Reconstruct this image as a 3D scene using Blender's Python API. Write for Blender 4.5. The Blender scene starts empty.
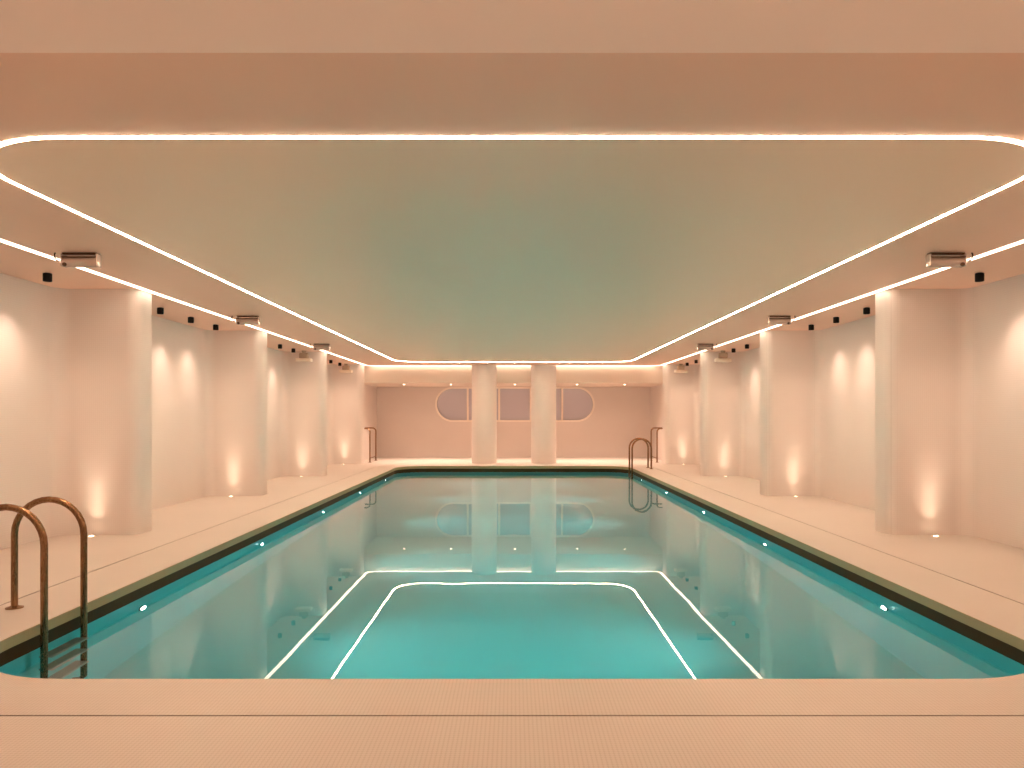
import bpy, bmesh, math
from mathutils import Vector

S = bpy.context.scene
COL = S.collection
PI = math.pi

# ------------------------------------------------------------------ dimensions (metres; camera stands at x=0,y=0)
EYE = 1.30
CEIL = 2.69          # main ceiling
LOW = 2.22           # dropped ceiling at both ends
Y_BEAM, Y_FAR_BEAM, Y_END, Y_REAR = 1.90, 20.85, 23.8, -2.6
WALL_X, PILLAR_X, ALCOVE_X = 4.98, 4.11, 4.34
POOL_X, POOL_Y0, POOL_Y1, POOL_R = 2.967, 3.71, 19.5, 0.72
WATER, POOL_FLOOR = -0.16, -1.55

# ------------------------------------------------------------------ materials
def new_mat(name):
    m = bpy.data.materials.new(name); m.use_nodes = True
    nt = m.node_tree
    return m, nt, nt.nodes['Principled BSDF']

def plain(name, col, rough=0.5, metal=0.0, spec=0.5, coat=0.0):
    m, nt, p = new_mat(name)
    p.inputs['Base Color'].default_value = (*col, 1)
    p.inputs['Roughness'].default_value = rough
    p.inputs['Metallic'].default_value = metal
    p.inputs['Specular IOR Level'].default_value = spec
    p.inputs['Coat Weight'].default_value = coat
    # slight uneven finish so the surface is not perfectly uniform
    n = nt.nodes.new('ShaderNodeTexNoise'); n.inputs['Scale'].default_value = 35
    mr = nt.nodes.new('ShaderNodeMapRange')
    mr.inputs['To Min'].default_value = max(0, rough - 0.04); mr.inputs['To Max'].default_value = min(1, rough + 0.04)
    nt.links.new(n.outputs['Fac'], mr.inputs['Value']); nt.links.new(mr.outputs['Result'], p.inputs['Roughness'])
    return m

def emit(name, col, strength):
    m = bpy.data.materials.new(name); m.use_nodes = True
    nt = m.node_tree; nt.nodes.clear()
    e = nt.nodes.new('ShaderNodeEmission'); o = nt.nodes.new('ShaderNodeOutputMaterial')
    e.inputs['Color'].default_value = (*col, 1); e.inputs['Strength'].default_value = strength
    nt.links.new(e.outputs[0], o.inputs[0])
    return m

def mosaic(name, col, grout, pitch, rough=0.5, spec=0.4, contrast=0.6, penny=False, bump=0.15, coat=0.0):
    """tiny tiles laid in world space: square finger mosaic, or round penny dots"""
    m, nt, p = new_mat(name)
    N, L = nt.nodes.new, nt.links.new
    tc = N('ShaderNodeTexCoord')
    var = N('ShaderNodeTexNoise'); var.inputs['Scale'].default_value = 1.1; var.inputs['Detail'].default_value = 3
    L(tc.outputs['Object'], var.inputs['Vector'])
    if penny:
        v = N('ShaderNodeTexVoronoi'); v.voronoi_dimensions = '2D'; v.inputs['Randomness'].default_value = 0.0
        v.inputs['Scale'].default_value = 1 / pitch
        L(tc.outputs['Object'], v.inputs['Vector'])
        mr = N('ShaderNodeMapRange'); mr.inputs['From Min'].default_value = 0.40; mr.inputs['From Max'].default_value = 0.52
        L(v.outputs['Distance'], mr.inputs['Value']); fac = mr.outputs['Result']
    else:
        sp = N('ShaderNodeSeparateXYZ'); L(tc.outputs['Object'], sp.inputs[0])
        ad = N('ShaderNodeMath'); ad.operation = 'ADD'; L(sp.outputs['X'], ad.inputs[0]); L(sp.outputs['Y'], ad.inputs[1])
        cb = N('ShaderNodeCombineXYZ'); L(ad.outputs[0], cb.inputs['X']); L(sp.outputs['Z'], cb.inputs['Y'])
        b = N('ShaderNodeTexBrick'); b.inputs['Scale'].default_value = 1.0
        b.inputs['Brick Width'].default_value = pitch * 1.0; b.inputs['Row Height'].default_value = pitch
        b.inputs['Mortar Size'].default_value = pitch * 0.06; b.inputs['Mortar Smooth'].default_value = 0.4
        b.offset = 0.0
        L(cb.outputs[0], b.inputs['Vector']); fac = b.outputs['Fac']
    sc = N('ShaderNodeMath'); sc.operation = 'MULTIPLY'; sc.inputs[1].default_value = contrast; L(fac, sc.inputs[0])
    mx = N('ShaderNodeMix'); mx.data_type = 'RGBA'
    mx.inputs['A'].default_value = (*col, 1); mx.inputs['B'].default_value = (*grout, 1)
    L(sc.outputs[0], mx.inputs['Factor'])
    hs = N('ShaderNodeHueSaturation')
    vr = N('ShaderNodeMapRange'); vr.inputs['To Min'].default_value = 0.95; vr.inputs['To Max'].default_value = 1.05
    L(var.outputs['Fac'], vr.inputs['Value']); L(vr.outputs['Result'], hs.inputs['Value'])
    L(mx.outputs['Result'], hs.inputs['Color']); L(hs.outputs[0], p.inputs['Base Color'])
    bp = N('ShaderNodeBump'); bp.inputs['Strength'].default_value = bump; bp.inputs['Distance'].default_value = 0.002; bp.invert = True
    L(fac, bp.inputs['Height']); L(bp.outputs[0], p.inputs['Normal'])
    p.inputs['Roughness'].default_value = rough; p.inputs['Specular IOR Level'].default_value = spec
    p.inputs['Coat Weight'].default_value = coat
    return m

M = {}
M['wall'] = mosaic('cream_wall_mosaic', (.77, .685, .645), (.67, .585, .545), 0.022, 0.55, 0.3)
M['floor'] = mosaic('cream_penny_floor', (.645, .57, .525), (.49, .42, .36), 0.018, 0.5, 0.35, penny=True, bump=0.2)
M['ceiling'] = plain('warm_painted_ceiling', (.83, .56, .435), 0.45, spec=0.35)
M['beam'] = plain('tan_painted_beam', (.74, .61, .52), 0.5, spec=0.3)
M['low'] = plain('brightened_low_ceiling', (.88, .76, .69), 0.5, spec=0.3)  # ceiling colour with extra light on the near underside mixed in
M['panel'] = plain('satin_ceiling_panel', (.93, .70, .53), 0.36, spec=0.6)
M['lip'] = mosaic('olive_coping_tile', (.40, .325, .17), (.34, .28, .14), 0.02, 0.4)
M['band'] = mosaic('dark_brown_waterline_tile', (.06, .030, .006), (.04, .02, .005), 0.02, 0.5, 0.15)
M['pool'] = mosaic('turquoise_pool_mosaic', (.13, .58, .57), (.18, .57, .56), 0.025, 0.35)
M['slot'] = plain('dark_slot', (.10, .055, .03), 0.7)
M['bronze'] = plain('brushed_bronze_steel', (.30, .17, .09), 0.27, 1.0)
M['tread'] = plain('grey_ribbed_tread', (.42, .37, .31), 0.45, 0.6)
M['black'] = plain('matt_black', (.006, .004, .004), 0.6, spec=0.2)
M['darkmetal'] = plain('dark_bronze', (.10, .05, .03), 0.4, 0.7)
M['lampglass'] = plain('rosy_lamp_tube', (.58, .46, .40), 0.2, 0.15, coat=0.6)
M['cream'] = plain('cream_enamel', (.82, .70, .58), 0.4)
M['tan'] = plain('tan_enamel', (.46, .36, .27), 0.45)
M['frame'] = plain('cream_window_frame', (.92, .82, .74), 0.4)
M['pane'] = plain('lilac_grey_glass', (.56, .54, .62), 0.12, spec=0.6, coat=0.4)
M['lens'] = plain('downlight_reflector', (.8, .75, .7), 0.2, 0.8)
WARM = (1.0, .77, .50)
M['led'] = emit('bright_warm_led', (1.0, .69, .46), 50.0)
M['soft_led'] = emit('soft_warm_led', (1.0, .74, .54), 4.0)
M['lit_lens'] = emit('warm_lit_lens', (1.0, .80, .55), 9.0)
M['pool_lens'] = emit('cool_lit_lens', (.90, 1.0, 1.0), 70.0)
M['spot_lens'] = emit('spot_lit_lens', (1.0, .80, .58), 1.5)

def water_mat():
    m = bpy.data.materials.new('clear_pool_water'); m.use_nodes = True
    nt = m.node_tree; nt.nodes.clear(); N, L = nt.nodes.new, nt.links.new
    o = N('ShaderNodeOutputMaterial'); g = N('ShaderNodeBsdfGlass')
    g.inputs['IOR'].default_value = 1.333; g.inputs['Roughness'].default_value = 0.0
    tc = N('ShaderNodeTexCoord'); mp = N('ShaderNodeMapping'); mp.inputs['Scale'].default_value = (.9, .45, 1)
    n = N('ShaderNodeTexNoise'); n.inputs['Scale'].default_value = 2.2; n.inputs['Detail'].default_value = 2
    b = N('ShaderNodeBump'); b.inputs['Strength'].default_value = 0.012; b.inputs['Distance'].default_value = 0.05
    L(tc.outputs['Object'], mp.inputs[0]); L(mp.outputs[0], n.inputs['Vector']); L(n.outputs['Fac'], b.inputs['Height'])
    L(b.outputs[0], g.inputs['Normal']); L(g.outputs[0], o.inputs['Surface'])
    v = N('ShaderNodeVolumeAbsorption'); v.inputs['Color'].default_value = (.30, .80, .85, 1); v.inputs['Density'].default_value = 0.42
    L(v.outputs[0], o.inputs['Volume'])
    return m
M['water'] = water_mat()

# ------------------------------------------------------------------ helpers
def link(name, bm, mat, parent=None, smooth=30):
    bmesh.ops.remove_doubles(bm, verts=bm.verts, dist=1e-6)
    bmesh.ops.recalc_face_normals(bm, faces=bm.faces)
    me = bpy.data.meshes.new(name); bm.to_mesh(me); bm.free()
    me.materials.append(mat)
    if smooth:
        me.shade_smooth(); me.set_sharp_from_angle(angle=math.radians(smooth))
    o = bpy.data.objects.new(name, me); COL.objects.link(o)
    if parent: o.parent = parent
    return o

def tag(o, label=None, cat=None, group=None, kind=None):
    if label: o['label'] = label
    if cat: o['category'] = cat
    if group: o['group'] = group
    if kind: o['kind'] = kind
    return o

def thing(name, label, cat, loc=(0, 0, 0), group=None):
    o = bpy.data.objects.new(name, None); o.empty_display_size = 0.1; COL.objects.link(o); o.location = loc
    return tag(o, label, cat, group)

def dup(root, loc, label):
    """copy of a thing with copies of its parts and sub-parts"""
    r = root.copy(); COL.objects.link(r); r.location = loc; r['label'] = label
    for ch in list(root.children):
        c = ch.copy(); COL.objects.link(c); c.parent = r
        for g in list(ch.children):
            d = g.copy(); COL.objects.link(d); d.parent = c
    return r

def bx(bm, x0, x1, y0, y1, z0, z1, bev=0.0, seg=3):
    t = bmesh.new()
    bmesh.ops.create_cube(t, size=1)
    for v in t.verts:
        v.co = Vector(((x0 + x1) / 2 + v.co.x * (x1 - x0), (y0 + y1) / 2 + v.co.y * (y1 - y0), (z0 + z1) / 2 + v.co.z * (z1 - z0)))
    if bev: bmesh.ops.bevel(t, geom=t.edges[:], offset=bev, segments=seg, affect='EDGES', profile=0.5)
    me = bpy.data.meshes.new('tmp'); t.to_mesh(me); t.free(); bm.from_mesh(me); bpy.data.meshes.remove(me)

def tube(bm, pts, r, n=16, cap=True):
    pts = [Vector(p) for p in pts]
    rings = []
    d0 = (pts[1] - pts[0]).normalized()
    up = Vector((0, 0, 1)) if abs(d0.z) < 0.9 else Vector((0, 1, 0))
    u = d0.cross(up).normalized()
    for i, p in enumerate(pts):
        a = pts[i] - pts[i - 1] if i else pts[1] - pts[0]
        b = pts[i + 1] - pts[i] if i < len(pts) - 1 else a
        d = (a.normalized() + b.normalized()).normalized()
        u = (u - d * u.dot(d)).normalized(); w = d.cross(u)
        rings.append([bm.verts.new(p + (u * math.cos(2 * PI * k / n) + w * math.sin(2 * PI * k / n)) * r) for k in range(n)])
    for A, B in zip(rings, rings[1:]):
        for k in range(n): bm.faces.new((A[k], A[(k + 1) % n], B[(k + 1) % n], B[k]))
    if cap: bm.faces.new(rings[0]); bm.faces.new(rings[-1][::-1])

def lathe(bm, prof, c=(0, 0, 0), n=32, axis='Z'):
    def P(r, h, a):
        x, y = r * math.cos(a), r * math.sin(a)
        v = {'Z': (x, y, h), 'X': (h, x, y), 'Y': (x, h, y)}[axis]
        return Vector(c) + Vector(v)
    rings = [[bm.verts.new(P(max(r, 1e-5), h, 2 * PI * k / n)) for k in range(n)] for r, h in prof]
    for A, B in zip(rings, rings[1:]):
        for k in range(n): bm.faces.new((A[k], A[(k + 1) % n], B[(k + 1) % n], B[k]))

def prism(bm, poly, z0, z1):
    a = [bm.verts.new((x, y, z0)) for x, y in poly]; b = [bm.verts.new((x, y, z1)) for x, y in poly]
    n = len(poly)
    for k in range(n): bm.faces.new((a[k], a[(k + 1) % n], b[(k + 1) % n], b[k]))
    bm.faces.new(a[::-1]); bm.faces.new(b)

def rr(hx, y0, y1, R, o=0.0, seg=14):
    """rounded rectangle, offset outwards by o"""
    hx += o; y0 -= o; y1 += o; R = max(R + o, 0.001); pts = []
    for cx, cy, a0 in ((hx - R, y0 + R, -PI / 2), (hx - R, y1 - R, 0), (-hx + R, y1 - R, PI / 2), (-hx + R, y0 + R, PI)):
        for k in range(seg + 1):
            a = a0 + PI / 2 * k / seg
            pts.append((cx + R * math.cos(a), cy + R * math.sin(a)))
    return pts

def sweep(bm, base, prof, closed_prof=False, cap_last=False):
    """base=(hx,y0,y1,R); prof=[(offset,z)...] swept round the rounded rectangle"""
    rings = [[bm.verts.new((x, y, z)) for x, y in rr(*base, o=o)] for o, z in prof]
    prs = list(zip(rings, rings[1:])) + ([(rings[-1], rings[0])] if closed_prof else [])
    for A, B in prs:
        n = len(A)
        for k in range(n): bm.faces.new((A[k], A[(k + 1) % n], B[(k + 1) % n], B[k]))
    if cap_last: bm.faces.new(rings[-1])

# ------------------------------------------------------------------ room shell
POOL = (POOL_X, POOL_Y0, POOL_Y1, POOL_R)
SLOT = (3.52, 3.26, 20.02, 1.0)
bm = bmesh.new()                                    # deck: ring next to the pool, then everything beyond the drain slot
a = [bm.verts.new((x, y, 0)) for x, y in rr(*POOL)]
b = [bm.verts.new((x, y, 0)) for x, y in rr(*SLOT)]
c = [bm.verts.new((x, y, -0.03)) for x, y in rr(*SLOT)]
n = len(a)
for k in range(n):
    bm.faces.new((a[k], a[(k + 1) % n], b[(k + 1) % n], b[k]))
    bm.faces.new((b[k], b[(k + 1) % n], c[(k + 1) % n], c[k]))
d = [bm.verts.new((x, y, 0)) for x, y in rr(*SLOT, o=0.011)]
e = [bm.verts.new((x, y, -0.03)) for x, y in rr(*SLOT, o=0.011)]
out = [bm.verts.new(v) for v in ((5.1, Y_REAR - .1, 0), (5.1, Y_END + .1, 0), (-5.1, Y_END + .1, 0), (-5.1, Y_REAR - .1, 0))]
for k in range(n): bm.faces.new((d[k], d[(k + 1) % n], e[(k + 1) % n], e[k]))
q = n // 4                                         # loop starts bottom-right and runs anticlockwise, 4 corner fans
for ci in range(4):
    fan = d[ci * q:(ci + 1) * q]
    for k in range(q - 1): bm.faces.new((out[[0, 1, 2, 3][ci]], fan[k + 1], fan[k]))
    nxt = d[((ci + 1) * q) % n]
    bm.faces.new((out[ci], out[(ci + 1) % 4], nxt, fan[-1]))
tag(link('floor', bm, M['floor'], smooth=0), 'pale cream deck of tiny penny tiles around the pool', kind='structure')

bm = bmesh.new(); sweep(bm, SLOT, [(0.0005, -.002), (0.0005, -.028), (0.0105, -.028), (0.0105, -.002)])
tag(link('drain_slot', bm, M['slot'], smooth=0), 'thin dark drain slot running round the deck a step from the pool', 'drain')

for s, side in ((-1, 'left'), (1, 'right')):
    bm = bmesh.new()
    poly = [(s * WALL_X, Y_REAR), (s * WALL_X, Y_FAR_BEAM - .3), (s * ALCOVE_X, Y_FAR_BEAM - .3), (s * ALCOVE_X, Y_END), (s * 5.2, Y_END), (s * 5.2, Y_REAR)]
    prism(bm, poly, 0, CEIL + .1)
    tag(link('wall_' + side, bm, M['wall'], smooth=0), 'cream mosaic wall behind the row of pillars on the %s' % side, kind='structure')
bm = bmesh.new(); bx(bm, -5.2, 5.2, Y_REAR - .15, Y_REAR, 0, CEIL + .1)
tag(link('wall_front', bm, M['wall'], smooth=0), 'cream wall at the near end of the pool hall', kind='structure')

# end wall with a stadium-shaped window opening
WC, WZ, WHX, WHZ = 0.045, EYE + .370, 2.53, 0.555
def stadium(o=0.0, seg=20):
    hx, r = WHX - WHZ, WHZ + o; pts = []
    for sx, a0 in ((1, -PI / 2), (-1, PI / 2)):
        for k in range(seg + 1):
            a = a0 + PI * k / seg
            pts.append((WC + sx * hx + r * math.cos(a), WZ + r * math.sin(a)))
    return pts
bm = bmesh.new()
h = [bm.verts.new((x, Y_END, z)) for x, z in stadium()]; h2 = [bm.verts.new((x, Y_END + .14, z)) for x, z in stadium()]
n = len(h)
for k in range(n): bm.faces.new((h[k], h[(k + 1) % n], h2[(k + 1) % n], h2[k]))
co = [bm.verts.new(v) for v in ((5.2, Y_END, 0), (5.2, Y_END, CEIL + .1), (-5.2, Y_END, CEIL + .1), (-5.2, Y_END, 0))]
q = n // 4
bm.faces.new((co[3], co[0], h[0], h[-1]))
for k in range(0, n // 4): bm.faces.new((co[0], h[k + 1], h[k]))
bm.faces.new((co[0], co[1], h[n // 4]))
for k in range(n // 4, n // 2 - 1): bm.faces.new((co[1], h[k + 1], h[k]))
bm.faces.new((co[1], co[2], h[n // 2], h[n // 2 - 1]))
for k in range(n // 2, 3 * n // 4): bm.faces.new((co[2], h[k + 1], h[k]))
bm.faces.new((co[2], co[3], h[3 * n // 4]))
for k in range(3 * n // 4, n - 1): bm.faces.new((co[3], h[k + 1], h[k]))
tag(link('wall_back', bm, M['wall'], smooth=0), 'cream end wall with a long round-ended window', kind='structure')

win = thing('window_1', 'long round-ended lilac window in the end wall', 'window', (0, 0, 0)); win['kind'] = 'structure'
bm = bmesh.new()
rings = [[bm.verts.new((x, y, z)) for x, z in stadium(o)] for o, y in ((.0, Y_END + .1), (.0, Y_END - .025), (-.055, Y_END - .025), (-.055, Y_END + .1))]
for A, B in zip(rings, rings[1:]):
    for k in range(n): bm.faces.new((A[k], A[(k + 1) % n], B[(k + 1) % n], B[k]))
link('window_frame', bm, M['frame'], win)
for i in range(4):
    mx = WC + (-1.47, -.49, .49, 1.47)[i] * 1.02
    bm = bmesh.new(); bx(bm, mx - .03, mx + .03, Y_END - .01, Y_END + .09, WZ - WHZ + .05, WZ + WHZ - .05, .006)
    link('mullion', bm, M['frame'], win)
bm = bmesh.new()
f1 = [bm.verts.new((x, Y_END + .06, z)) for x, z in stadium(-.05)]; f2 = [bm.verts.new((x, Y_END + .075, z)) for x, z in stadium(-.05)]
bm.faces.new(f1); bm.faces.new(f2[::-1])
for k in range(n): bm.faces.new((f1[k], f1[(k + 1) % n], f2[(k + 1) % n], f2[k]))
tag(link('glass_pane', bm, M['pane'], win, smooth=0), 'lilac grey glass')

# stepped ceiling, lower over both ends
bm = bmesh.new()
prof = [(Y_REAR, LOW), (Y_BEAM, LOW), (Y_BEAM, CEIL), (Y_FAR_BEAM, CEIL), (Y_FAR_BEAM, LOW), (Y_END, LOW), (Y_END, 2.9), (Y_REAR, 2.9)]
A = [bm.verts.new((-5.15, y, z)) for y, z in prof]; B = [bm.verts.new((5.15, y, z)) for y, z in prof]
for k in range(8): bm.faces.new((A[k], A[(k + 1) % 8], B[(k + 1) % 8], B[k]))
for V in (A, B):
    bm.faces.new((V[0], V[1], V[2], V[7])); bm.faces.new((V[2], V[3], V[6], V[7])); bm.faces.new((V[3], V[4], V[5], V[6]))
ce = tag(link('ceiling', bm, M['ceiling'], smooth=0), 'warm painted ceiling stepping down at both ends', kind='structure')
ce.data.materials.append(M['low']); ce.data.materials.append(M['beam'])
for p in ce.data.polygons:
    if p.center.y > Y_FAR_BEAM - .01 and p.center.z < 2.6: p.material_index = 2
    if abs(p.center.z - LOW) < .01 and p.center.y < Y_BEAM: p.material_index = 1     # lighter base colour so the near underside looks more strongly lit

INNER = (2.98, 3.74, 19.3, 0.72)
OUTER = (4.055, 1.96, 20.80, 0.30)
bm = bmesh.new(); sweep(bm, INNER, [(-.0165, CEIL + .01), (-.0165, CEIL - .002)], cap_last=True)
tag(link('ceiling_panel', bm, M['panel'], smooth=0), 'satin rounded ceiling panel over the pool inside the inner light line', kind='structure')

def led(base, w, drop, name, label, mat):
    bm = bmesh.new()
    pr = [(-w / 2, CEIL + .004), (-w / 2 + .004, CEIL - drop), (w / 2 - .004, CEIL - drop), (w / 2, CEIL + .004)]
    sweep(bm, base, pr, closed_prof=True)
    return tag(link(name, bm, mat, smooth=50), label, 'light strip')
led(INNER, .031, .003, 'light_strip', 'inner glowing light line, rounded rectangle outlining the middle ceiling panel', M['led'])
led(OUTER, .072, .003, 'light_strip', 'outer glowing light line running along the pillar tops and far beam', M['soft_led'])

# ------------------------------------------------------------------ pillars
def pillar_poly(s, yf, yb, r=0.13, rc=0.16, seg=8):
    X, W = PILLAR_X, WALL_X + .04
    p = [(W, yf - rc)]
    for k in range(seg + 1):                        # hollow curve from wall into front face
        a = PI / 2 * k / seg
        p.append((WALL_X - rc + rc * math.cos(a), yf - rc + rc * math.sin(a)))
    for k in range(seg + 1):
        a = -PI / 2 - PI / 2 * k / seg
        p.append((X + r + r * math.cos(a), yf + r + r * math.sin(a)))
    for k in range(seg + 1):
        a = PI - PI / 2 * k / seg
        p.append((X + r + r * math.cos(a), yb - r + r * math.sin(a)))
    p.append((W, yb))
    return [(s * x, y) for x, y in p]
ORD = ('first', 'second', 'third', 'fourth', 'fifth')
for s, side in ((-1, 'left'), (1, 'right')):
    for i in range(5):
        yf = 4.2 + 4 * i; yb = yf + .42 if i < 4 else Y_FAR_BEAM - .06
        if i == 0: continue                          # beside the camera, outside the frame
        bm = bmesh.new(); prism(bm, pillar_poly(s, yf, yb), 0, CEIL)
        tag(link('pillar', bm, M['wall']), 'cream mosaic pillar with rounded edge, %s from the near end on the %s side' % (ORD[i - 1], side),
            'pillar', 'cream pillars along the %s wall' % side)
for x, nm in ((-.81, 'left'), (.835, 'right')):
    bm = bmesh.new(); lathe(bm, [(0, 0), (.345, 0), (.345, CEIL), (0, CEIL)], (x, 20.73, 0), 48)
    tag(link('column', bm, M['wall']), 'round cream column in front of the window, the %s one of the two' % nm, 'column', 'round columns before the end wall')

# ------------------------------------------------------------------ pool
pool = thing('swimming_pool', 'long rectangular sunken pool with rounded corners and turquoise tiles', 'swimming pool', (0, 0, 0))
bm = bmesh.new(); sweep(bm, POOL, [(.03, -.001), (.004, -.001), (0, -.005), (0, -.068), (.03, -.068)])
tag(link('coping', bm, M['lip'], pool), 'olive tiled edge')
bm = bmesh.new(); sweep(bm, POOL, [(.028, -.066), (.028, WATER - .012)])
tag(link('waterline_band', bm, M['band'], pool), 'dark brown tiled band above the water')
bm = bmesh.new(); sweep(bm, POOL, [(.028, WATER - .012), (.028, POOL_FLOOR + .08), (0.0, POOL_FLOOR + .02), (-.06, POOL_FLOOR)], cap_last=True)
tag(link('basin', bm, M['pool'], pool), 'turquoise mosaic basin')
bm = bmesh.new()
top = [bm.verts.new((x, y, WATER)) for x, y in rr(*POOL, o=.04)]; bot = [bm.verts.new((x, y, POOL_FLOOR - .05)) for x, y in rr(*POOL, o=.04)]
n = len(top)
for k in range(n): bm.faces.new((top[k], top[(k + 1) % n], bot[(k + 1) % n], bot[k]))
bm.faces.new(top); bm.faces.new(bot[::-1])
tag(link('pool_water', bm, M['water'], smooth=0), 'still clear turquoise water mirroring the room', 'water', kind='stuff')

def lamp(name, kind, loc, energy, col, parent, **kw):
    l = bpy.data.lights.new(name, kind); l.energy = energy; l.color = col
    for k, v in kw.items(): setattr(l, k, v)
    o = bpy.data.objects.new(name, l); COL.objects.link(o); o.location = loc; o.parent = parent
    return o

POOL_LIGHT_W = 170
for s, side in ((-1, 'left'), (1, 'right')):
    for i in range(5):
        y = 6.05 + 2.855 * i
        t = thing('underwater_light', 'small round white underwater light in the %s pool wall, %s from the near end' % (side, ORD[i]), 'pool light',
                  (s * (POOL_X + .027), y, WATER - .36), 'underwater lights in the %s pool wall' % side)
        bm = bmesh.new(); lathe(bm, [(.040, 0), (.060, 0), (.060, -s * .008), (.046, -s * .012), (.040, -s * .008)], n=24, axis='X'); link('bezel', bm, M['bronze'], t)
        bm = bmesh.new(); lathe(bm, [(0, -s * .012), (.028, -s * .012), (.042, -s * .006), (.042, -s * .001)], n=24, axis='X'); link('lens', bm, M['pool_lens'], t)
        lo = lamp('lamp', 'SPOT', (-s * .06, 0, 0), POOL_LIGHT_W, (.85, 1.0, .92), t, spot_size=math.radians(72), spot_blend=1.0, shadow_soft_size=.02)
        lo.rotation_euler = (0, s * math.radians(82), 0)   # beam points across the pool and slightly down

# ------------------------------------------------------------------ pool ladders
def ladder(s, y0, y1, name, label):
    t = thing(name, label, 'pool ladder', (s * 2.9, y0, 0))
    XD, XP, R = .48 * s, 0.01 * s, 0.235
    for dy in (0, y1 - y0):
        pts = [(XD, dy, -.005), (XD, dy, .30)]
        cx = (XD + XP) / 2
        for k in range(17):
            a = PI * k / 16
            pts.append((cx + s * R * math.cos(a), dy, .50 + R * math.sin(a)))
        pts += [(XP, dy, .1), (XP, dy, -1.12)]
        # curl the foot of the rail back to the pool wall
        pts += [(XP + s * .02, dy, -1.17), (XP + s * .07, dy, -1.19)]
        bm = bmesh.new(); tube(bm, pts, .0215, 18); r = link('rail', bm, M['bronze'], t)
        bm = bmesh.new(); lathe(bm, [(.0, .0), (.055, .0), (.055, .006), (.03, .014), (.022, .018)], (XD, dy, .0), 28); link('flange', bm, M['bronze'], r)
    for z in (-.30, -.56, -.82):
        bm = bmesh.new(); bx(bm, XP - .045, XP + .045, .015, y1 - y0 - .015, z - .014, z + .014, .006)
        for k in range(4): bx(bm, XP - .036 + k * .022, XP - .030 + k * .022, .03, y1 - y0 - .03, z + .013, z + .018)
        link('tread', bm, M['tread'], t)
    return t
ladder(-1, 4.65, 5.08, 'pool_ladder', 'bronze steel pool ladder with two arched rails on the left edge close by')
ladder(1, 18.40, 18.83, 'pool_ladder', 'bronze steel pool ladder with two arched rails at the far right corner')

# ------------------------------------------------------------------ wall grab rails in the far alcove
for s, side in ((-1, 'left'), (1, 'right')):
    t = thing('handrail', 'bronze double handrail by the end wall, just past the last %s pillar' % side, 'handrail', (s * 4.02, 21.0, 0), 'bronze handrails by the end wall')
    for dy in (0, .9):
        pts = [(0, dy, 0), (0, dy, .80)]
        for k in range(9):
            a = PI / 2 * k / 8
            pts.append((s * (.10 - .10 * math.cos(a)), dy, .85 + .10 * math.sin(a)))
        pts += [(s * .25, dy, .95), (s * (ALCOVE_X - 4.02 + .002), dy, .95)]
        bm = bmesh.new(); tube(bm, pts, .021, 14); r = link('rail', bm, M['bronze'], t)
        bm = bmesh.new(); lathe(bm, [(0, 0), (.05, 0), (.05, .006), (.022, .014)], (0, dy, 0), 24); link('flange', bm, M['bronze'], r)
    bm = bmesh.new(); tube(bm, [(0, .01, .12), (0, .89, .12)], .014, 12); link('crossbar', bm, M['bronze'], t)

# ------------------------------------------------------------------ black cylinder spotlights aimed at the side walls
def cylinder_spot(s):
    t = thing('spotlight', 'x', 'spotlight')
    bm = bmesh.new(); lathe(bm, [(0, -.004), (.037, -.004), (.040, -.007), (.040, -.079), (.038, -.082), (.034, -.080), (.032, -.050), (0, -.050)], n=32); link('housing', bm, M['black'], t)
    bm = bmesh.new(); lathe(bm, [(0, 0), (.026, 0), (.026, -.006), (0, -.006)], n=24); link('mount', bm, M['black'], t)
    bm = bmesh.new(); lathe(bm, [(0, -.056), (.020, -.055), (.028, -.052), (.028, -.049)], n=24); link('lens', bm, M['spot_lens'], t)
    lo = lamp('lamp', 'SPOT', (0, 0, -.084), 6.5, (1.0, .72, .62), t, spot_size=math.radians(46), spot_blend=1.0, shadow_soft_size=.03)
    d = Vector((s * math.sin(math.radians(36)), .10, -math.cos(math.radians(36))))
    lo.rotation_euler = d.to_track_quat('-Z', 'Y').to_euler()
    lamp('lamp', 'SPOT', (0, 0, -.084), 16, (1.0, .71, .50), t, spot_size=math.radians(120), spot_blend=1.0, shadow_soft_size=.03)   # broad downward flood
    return t
spots = [(7.29, 'just this side of the first pillar'), (9.62, 'first past the first pillar'), (10.53, 'second past the first pillar'), (11.41, 'third past the first pillar'),
         (13.62, 'half hidden behind the second pillar'), (14.55, 'second past the second pillar'), (15.44, 'third past the second pillar'),
         (18.6, 'second past the third pillar'), (19.56, 'third past the third pillar')]
for s, side in ((-1, 'left'), (1, 'right')):
    base = cylinder_spot(s)
    base['group'] = 'black cylinder spotlights along the %s ceiling' % side
    for i, (y, where) in enumerate(spots):
        lab = 'small black cylinder spotlight the %s ceiling, %s' % (side, where)
        loc = (s * 4.53, y, CEIL)
        if i == 0: base.location = loc; base['label'] = lab
        else: dup(base, loc, lab)

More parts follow.
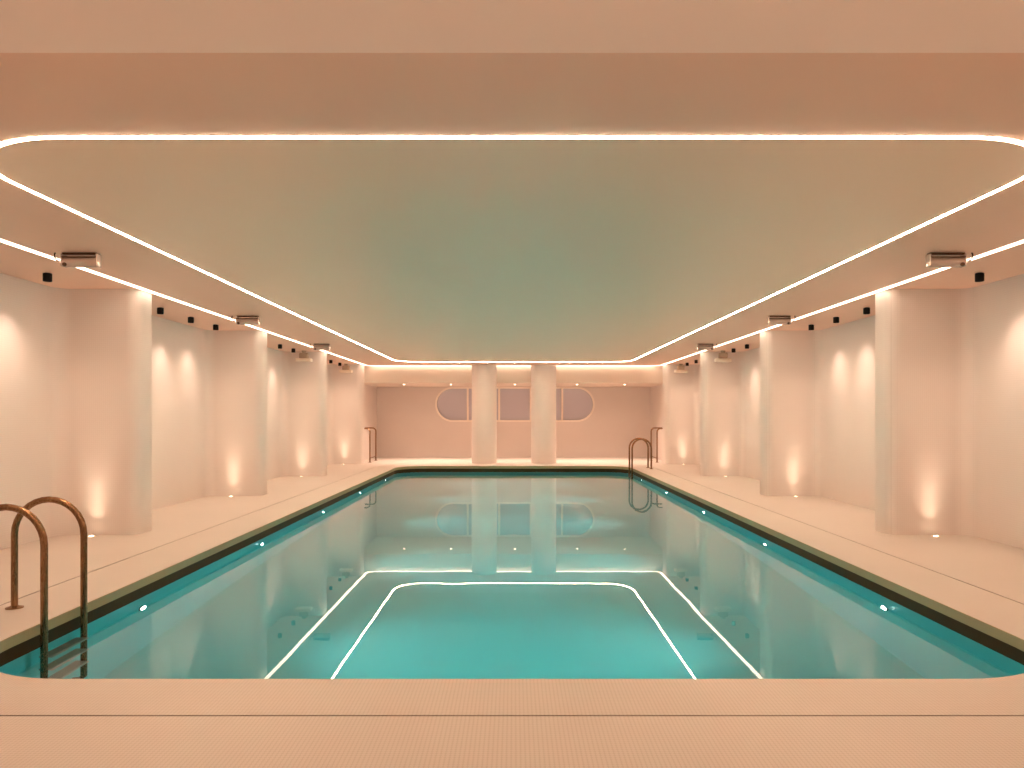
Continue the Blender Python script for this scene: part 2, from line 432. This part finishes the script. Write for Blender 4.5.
# ------------------------------------------------------------------ floor uplights at the pillar feet
def uplight():
    t = thing('floor_uplight', 'x', 'floor light')
    bm = bmesh.new(); lathe(bm, [(.026, .004), (.030, .008), (.045, .008), (.052, .001)], n=28); link('ring', bm, M['cream'], t)
    bm = bmesh.new(); lathe(bm, [(0, .009), (.018, .008), (.029, .003)], n=24); link('lens', bm, M['lit_lens'], t)
    lo = lamp('lamp', 'SPOT', (0, 0, .02), 5, (1.0, .74, .52), t, spot_size=math.radians(74), spot_blend=1.0, shadow_soft_size=.028)
    lo.rotation_euler = (PI - math.radians(3), 0, 0)
    l2 = lamp('lamp', 'SPOT', (0, 0, .02), 15, (1.0, .74, .54), t, spot_size=math.radians(40), spot_blend=1.0, shadow_soft_size=.03)
    l2.rotation_euler = (PI - math.radians(2), 0, 0)
    return t
ub = None
for s, side in ((-1, 'left'), (1, 'right')):
    for i in range(4):
        lab = 'small round lit floor uplight at the foot of the %s pillar on the %s' % (ORD[i], side)
        loc = (s * 4.55, 8.2 + 4 * i - .12, 0)
        if ub is None: ub = uplight(); ub.location = loc; ub['label'] = lab; ub['group'] = 'floor uplights at the pillars'
        else: dup(ub, loc, lab)

# ------------------------------------------------------------------ bracket lamps on the ceiling between the light lines
def bracket_lamp(s):
    t = thing('ceiling_lamp', 'x', 'ceiling lamp')
    bm = bmesh.new(); bx(bm, -.150, .150, -.028, .028, -.018, 0, .004); link('mounting_bar', bm, M['darkmetal'], t)
    bm = bmesh.new(); tube(bm, [(-.15, -.035, -.040), (.15, -.035, -.040)], .006, 10); link('front_rod', bm, M['darkmetal'], t)
    for e in (-1, 1):
        bm = bmesh.new(); bx(bm, e * .147 - .008, e * .147 + .008, -.040, .040, -.118, -.010, .008); link('end_bracket', bm, M['lampglass'], t)
    bm = bmesh.new(); lathe(bm, [(0, -.140), (.040, -.140), (.043, -.136), (.043, .136), (.040, .140), (0, .140)], (0, 0, -.078), 28, 'X')
    g = tag(link('lamp_tube', bm, M['lampglass'], t), 'rosy glass tube')
    bm = bmesh.new(); lathe(bm, [(0, -.052), (.014, -.052), (.017, -.046), (.017, -.036), (0, -.034)], (s * .118, 0, -.104), 20, 'Y'); link('knob', bm, M['darkmetal'], t)
    bm = bmesh.new()
    pts = [(s * .155, -.02, -.070), (s * .175, -.02, -.072), (s * .195, -.02, -.066), (s * .210, -.02, -.050), (s * .216, -.02, -.030), (s * .214, -.02, -.010), (s * .206, -.02, -.001)]
    tube(bm, pts, .006, 10); link('hook', bm, M['darkmetal'], t)
    return t
for s, side in ((-1, 'left'), (1, 'right')):
    base = bracket_lamp(s); base['group'] = 'ceiling bracket lamps on the %s' % side
    for i in range(3):
        lab = 'bronze bracket lamp with rosy tube on the %s ceiling, %s from the near end' % (side, ORD[i])
        loc = (s * 3.69, 6.4 + 4.02 * i, CEIL)
        if i == 0: base.location = loc; base['label'] = lab
        else: dup(base, loc, lab)

# ------------------------------------------------------------------ hanging tray fittings before the third and fourth pillars
tr = None
for s, side in ((-1, 'left'), (1, 'right')):
    for i, y in enumerate((15.97, 19.97)):
        lab = 'tan ceiling fitting with wide cream tray, in front of the %s %s pillar' % (ORD[i + 2], side)
        loc = (s * 4.46, y, CEIL)
        if tr is None:
            tr = thing('tray_fitting', lab, 'ceiling fitting', loc, 'ceiling tray fittings')
            bm = bmesh.new(); lathe(bm, [(0, 0), (.05, 0), (.05, -.02), (.035, -.05), (0, -.05)], n=24); link('ceiling_rose', bm, M['tan'], tr)
            bm = bmesh.new(); bx(bm, -.095, .095, -.06, .06, -.170, -.045, .03, 4); link('housing', bm, M['tan'], tr)
            bm = bmesh.new(); bx(bm, -.165, .165, -.09, .09, -.240, -.165, .02, 4); link('tray', bm, M['cream'], tr)
        else: dup(tr, loc, lab)

# ------------------------------------------------------------------ downlights by the end wall, plus unseen ones added to brighten the near end
dl = None
for i, (x, y) in enumerate([(-3.15, 21.6), (-1.8, 21.6), (.04, 21.6), (1.83, 21.6), (3.2, 21.6), (-2.6, -.4), (0, -.4), (2.6, -.4)]):
    lab = 'small lit downlight over the end wall, %s from the left' % ORD[i] if i < 5 else 'added unseen downlight brightening the low near ceiling, %s from the left' % ORD[i - 5]
    loc = (x, y, LOW)
    if dl is None:
        dl = thing('downlight', lab, 'downlight', loc, 'downlights over the end wall')
        bm = bmesh.new(); lathe(bm, [(.034, -.001), (.034, -.010), (.050, -.010), (.056, -.001)], n=28); link('ring', bm, M['cream'], dl)
        bm = bmesh.new(); lathe(bm, [(0, -.020), (.020, -.017), (.034, -.004)], n=24); link('lens', bm, M['lit_lens'], dl)
        lamp('lamp', 'SPOT', (0, 0, -.03), 105, (1.0, .72, .54), dl, spot_size=math.radians(110), spot_blend=.8, shadow_soft_size=.02)
    else:
        o = dup(dl, loc, lab)
        if i >= 5:
            o['group'] = 'added unseen downlights in the low near ceiling'
            for ch in o.children:
                if ch.type == 'LIGHT': ch.data = ch.data.copy(); ch.data.energy = 98

# ------------------------------------------------------------------ world, camera, colour
w = bpy.data.worlds.new('dark'); S.world = w; w.use_nodes = True
w.node_tree.nodes['Background'].inputs['Color'].default_value = (0, 0, 0, 1)
cd = bpy.data.cameras.new('camera'); cam = bpy.data.objects.new('camera', cd); COL.objects.link(cam)
cam.location = (0, 0, EYE); cam.rotation_euler = (PI / 2, 0, 0)
cd.sensor_width = 36; cd.lens = 750 / 1024 * 36; cd.clip_start = .05
cd.shift_x = -1.5 / 1024; cd.shift_y = 32 / 1024
S.camera = cam
S.view_settings.view_transform = 'Standard'; S.view_settings.look = 'None'
S.view_settings.gamma = 1; S.view_settings.use_curve_mapping = False
S.view_settings.exposure = 1.12
S.cycles.max_bounces = 12; S.cycles.diffuse_bounces = 5; S.cycles.glossy_bounces = 5; S.cycles.transmission_bounces = 8
S.cycles.sample_clamp_indirect = 12.0
